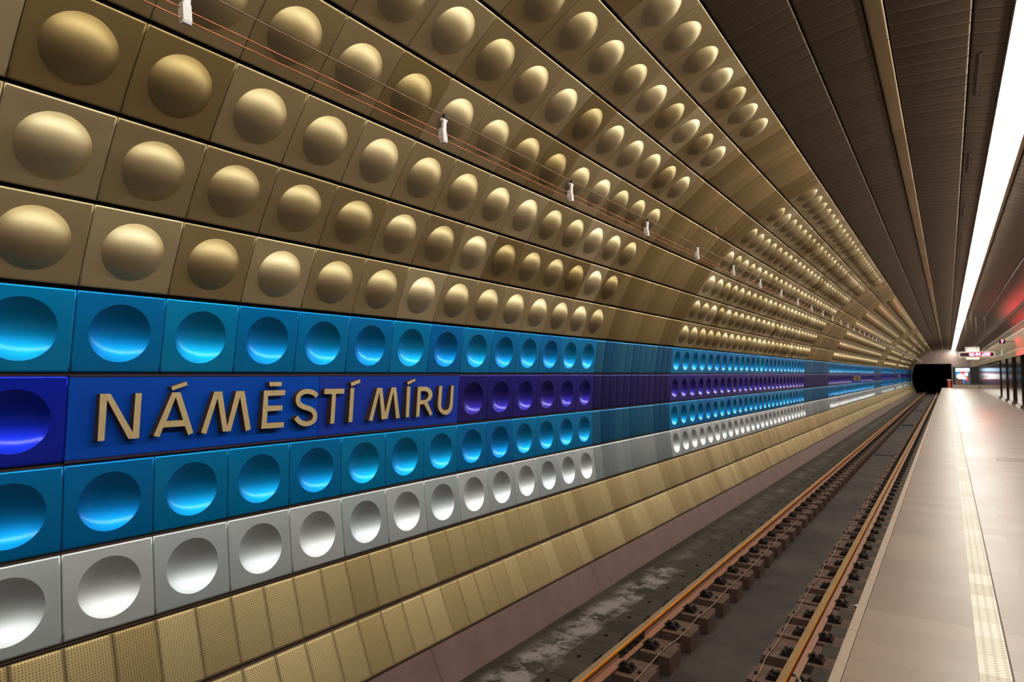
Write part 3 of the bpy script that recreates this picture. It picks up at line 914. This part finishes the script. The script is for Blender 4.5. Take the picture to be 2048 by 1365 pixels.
# pillars between the openings
pil_y = [(46.5, 49.8), (42.1, 44.5), (37.3, 39.6)] + [(37.3 - 4.7 * i, 39.6 - 4.7 * i) for i in range(1, 9)]
for i, (y0, y1) in enumerate(pil_y):
    if not in_frame([(2.75, y0, -1), (2.75, y1, -1)], 0): continue
    lab = 'polished steel pillar between dark openings, %s from the far end' % ORD[i]
    p = empty('pillar', (2.9, (y0 + y1) / 2, FLOOR_P), lab, 'pillar', 'steel pillars along the platform')
    l = (y1 - y0) / 2
    a = MB(); a.box(-0.12, 0.6, -l, l, 0.16, 2.45); a.obj('cladding', m_pillar, p)
    b = MB(); b.box(-0.19, 0.6, -l - 0.05, l + 0.05, 0.0, 0.16); b.obj('plinth', m_steel, p)
# remaining pillars beside the camera, out of frame
mb = MB()
for i, (y0, y1) in enumerate(pil_y):
    if in_frame([(2.75, y0, -1), (2.75, y1, -1)], 0) or y0 < YA: continue
    mb.box(2.78, 3.5, y0, y1, FLOOR_P, 0.845)
if mb.v: mb.obj('pier', m_pillar, wr)

# hanging display
def text_mesh(s, size, mat, name, depth=0.0):
    c = bpy.data.curves.new(name, 'FONT'); c.body = s; c.size = size; c.align_x = 'CENTER'; c.align_y = 'CENTER'
    c.extrude = depth; c.offset = 0.004
    o = bpy.data.objects.new(name, c); COL.objects.link(o)
    dg = bpy.context.evaluated_depsgraph_get()
    me = bpy.data.meshes.new_from_object(o.evaluated_get(dg))
    bpy.data.objects.remove(o); me.materials.clear(); me.materials.append(mat)
    return me
DY = 40.0
disp = empty('hanging_display', (1.25, DY, 0.82), 'white cased hanging display with red glowing characters', 'display')
mb = MB()
mb.prism_y([(-0.76 + 0.06, -0.0), (0.70, 0.0), (0.76, 0.06), (0.76, 0.25), (0.70, 0.31), (-0.70, 0.31), (-0.76, 0.25), (-0.76, 0.06)], 0.0, 0.18)
mb.obj('casing', m_frame, disp)
mb = MB(); mb.box(-0.68, 0.68, -0.012, 0.0, 0.075, 0.235); w = mb.obj('display_window', m_ledback, disp)
tm = text_mesh('06-04 al50', 0.20, m_led, 'characters')
tx = bpy.data.objects.new('characters', tm); link(tx, w)
tx.rotation_euler = (PI / 2, 0, 0); tx.location = (0.12, -0.018, 0.152); tx.scale = (1.0, 0.95, 1)
for x in (-0.40, 0.02, 0.38):
    mb = MB(); mb.cyl((x, 0.09, 0.31), (x, 0.09, 0.31 + (1.75 if x < 0.3 else 1.72)), 0.009, 8); mb.obj('hanging_rod', m_rod, disp)
bx = empty('direction_box', (1.09, DY + 0.55, 0.70), 'lit cream sign box hanging behind the red display', 'sign box')
mb = MB(); mb.box(-0.30, 0.30, 0, 0.2, 0, 0.68); mb.obj('box_shell', m_frame, bx)
mb = MB(); mb.box(-0.25, 0.27, -0.01, 0.0, 0.05, 0.56); mb.obj('lit_face', m_boxlit, bx)
mb = MB(); mb.cyl((0, 0.1, 0.68), (0, 0.1, 2.58), 0.009, 8); mb.obj('hanging_rod', m_rod, bx)
# small red clock on the vault and green exit sign
ck = empty('wall_clock', (2.30, DY, 1.60), 'small red glowing clock below the vault', 'clock')
mb = MB(); mb.box(-0.12, 0.12, 0, 0.10, -0.10, 0.10); mb.box(0.10, 0.46, 0.03, 0.07, -0.01, 0.01); mb.obj('clock_case', m_black, ck)
cm = text_mesh('7', 0.19, m_led, 'digit'); d = bpy.data.objects.new('digit', cm); link(d, ck); d.rotation_euler = (PI / 2, 0, 0); d.location = (0, -0.006, 0)
xs = empty('exit_sign', (2.755, 46.5, 1.05), 'small green and white exit sign on the beige band', 'exit sign')
mb = MB(); mb.box(-0.02, 0.0, 0, 2.4, 0.02, 0.34); mb.obj('white_field', m_white, xs)
mb = MB(); mb.box(-0.026, -0.0205, 0.05, 1.1, 0.04, 0.32); mb.obj('green_field', plain('exit sign green', (0.02, 0.30, 0.18), 0.4), xs)

# ------------------------------------------------------------------ tunnel ends
sec = [(-3.80, -3.3), B1, G_, S_, P6, P5, P4, P3, P2, P1, U1, U2, U3, U4, U5, U6, V0, V1, U7, L0, L2, U8, U9, F0, F1, F2, (3.9, 1.1), (3.9, -3.3)]
PX0, PX1, PZ1 = -4.40, 0.50, 1.44
bm = bmesh.new()
def loop(pts):
    vs = [bm.verts.new((x, YE, z)) for x, z in pts]
    for i in range(len(vs)): bm.edges.new((vs[i], vs[(i + 1) % len(vs)]))
loop(sec)
portal = [(-3.75, -3.1), (PX1, -3.1), (PX1, PZ1), (-3.86, PZ1), (-4.10, 0.95), (-4.28, 0.45), (-4.37, -0.05), (-4.40, -0.6), (-4.39, -1.1), (-4.32, -1.6), (-4.15, -2.15), (-3.90, -2.7)]
loop(portal)
bmesh.ops.triangle_fill(bm, use_beauty=True, use_dissolve=False, edges=bm.edges[:])
for f in bm.faces:
    f.normal_update()
    if f.normal.y > 0: f.normal_flip()
me = bpy.data.meshes.new('wall_end'); bm.to_mesh(me); bm.free(); me.materials.append(m_endwall)
we = link(bpy.data.objects.new('wall_end', me)); tag(we, kind='structure')
mb = MB(); pr = portal
for i in range(len(pr)):
    a, b = pr[i], pr[(i + 1) % len(pr)]
    mb.quad((a[0], YE, a[1]), (b[0], YE, b[1]), (b[0], YE + 14, b[1]), (a[0], YE + 14, a[1]))
n = len(mb.v); mb.v += [(x, YE + 14, z) for x, z in pr]; mb.face(tuple(n + i for i in range(len(pr))))
mb.obj('tunnel_bore', m_dark, we)
mb = MB(); mb.box(0.50, 2.80, PE - 0.3, PE - 0.1, -1.25, 0.76); mb.obj('end_panel', m_endpanel, we)
mb = MB(); mb.box(0.42, 2.92, PE - 0.55, PE - 0.1, FLOOR_P - 0.02, -1.25); mb.obj('end_kerb', m_kerb, we)
mb = MB(); mb.box(2.80, 2.93, PE - 0.45, PE - 0.1, -1.25, 0.80); mb.obj('corner_post', m_frame, we)
mb = MB()
n = len(mb.v); mb.v += [(x, YA, z) for x, z in sec]; mb.face(tuple(n + i for i in range(len(sec))))
tag(mb.obj('wall_near', m_endwall), kind='structure')  # unseen wall added behind the camera to bounce light

ps = empty('lit_poster', (1.42, PE+0.8 - 1.14, -1.18), 'brightly lit colour poster on the dark end wall', 'poster')
mb = MB(); mb.box(-0.68, 0.68, 0.0, 0.06, 0.0, 1.84); mb.obj('poster_frame', m_steel, ps)
pm = [emit('poster ' + nme, c, s) for nme, c, s in (('pale sky', (0.55, 0.80, 1.0), 1.5), ('white', (1, 1, 1), 2.0), ('red', (0.9, 0.12, 0.10), 0.9), ('blue', (0.03, 0.32, 0.75), 0.8),
      ('brown', (0.30, 0.10, 0.07), 0.55), ('slate', (0.10, 0.14, 0.20), 0.6))]
mb = MB()
def pq(x0, x1, z0, z1, mi, d):
    mb.quad((x0, -0.002 * d, z0), (x1, -0.002 * d, z0), (x1, -0.002 * d, z1), (x0, -0.002 * d, z1), mi)
def pe(cx, cz, rx, rz, mi, d):
    n = len(mb.v)
    for i in range(20): mb.v.append((cx + rx * math.cos(2 * PI * i / 20), -0.002 * d, cz + rz * math.sin(2 * PI * i / 20)))
    mb.face(tuple(n + i for i in range(20)), mi)
pq(-0.65, 0.65, 0.03, 1.81, 5, 1); pq(-0.65, 0.65, 1.42, 1.81, 0, 2); pq(-0.65, -0.20, 1.05, 1.42, 3, 2); pq(-0.20, 0.20, 0.95, 1.45, 2, 3)
pq(0.20, 0.50, 0.40, 0.85, 2, 2); pq(-0.60, 0.0, 0.05, 0.55, 4, 2); pq(0.0, 0.18, 0.15, 0.62, 3, 3)
pe(-0.22, 0.88, 0.36, 0.30, 1, 4); pe(0.33, 1.12, 0.16, 0.20, 1, 4); pe(0.12, 0.70, 0.22, 0.13, 1, 5)
mb.obj('poster_sheet', pm, ps)
sb = empty('signal_box', (0.12, PE+0.8 - 1.5, FLOOR_P), 'small orange red box with pale cap beside the tunnel mouth', 'box')
mb = MB(); mb.box(-0.13, 0.17, 0, 0.25, 0.0, 0.86); mb.obj('cabinet', m_red, sb)
mb = MB(); mb.box(-0.20, 0.24, -0.04, 0.28, 0.86, 0.96); mb.obj('cap', m_frame, sb)

# ------------------------------------------------------------------ world, colour
w = bpy.data.worlds.new('world'); SC.world = w; w.use_nodes = True
w.node_tree.nodes['Background'].inputs[0].default_value = (0.02, 0.02, 0.022, 1)
w.node_tree.nodes['Background'].inputs[1].default_value = 0.2
SC.view_settings.view_transform = 'Standard'
SC.view_settings.look = 'None'
SC.view_settings.exposure = 0.12
SC.view_settings.use_curve_mapping = True
cm = SC.view_settings.curve_mapping
cv = cm.curves[3]
for p in ((0.06, 0.040), (0.18, 0.150), (0.45, 0.47), (0.75, 0.83)):
    cv.points.new(*p)
cm.update()
SC.cycles.use_denoising = True
SC.cycles.max_bounces = 8
SC.cycles.adaptive_threshold = 0.03
SC.cycles.diffuse_bounces = 4
SC.cycles.glossy_bounces = 4
SC.cycles.sample_clamp_indirect = 6.0
print('panels', counts)
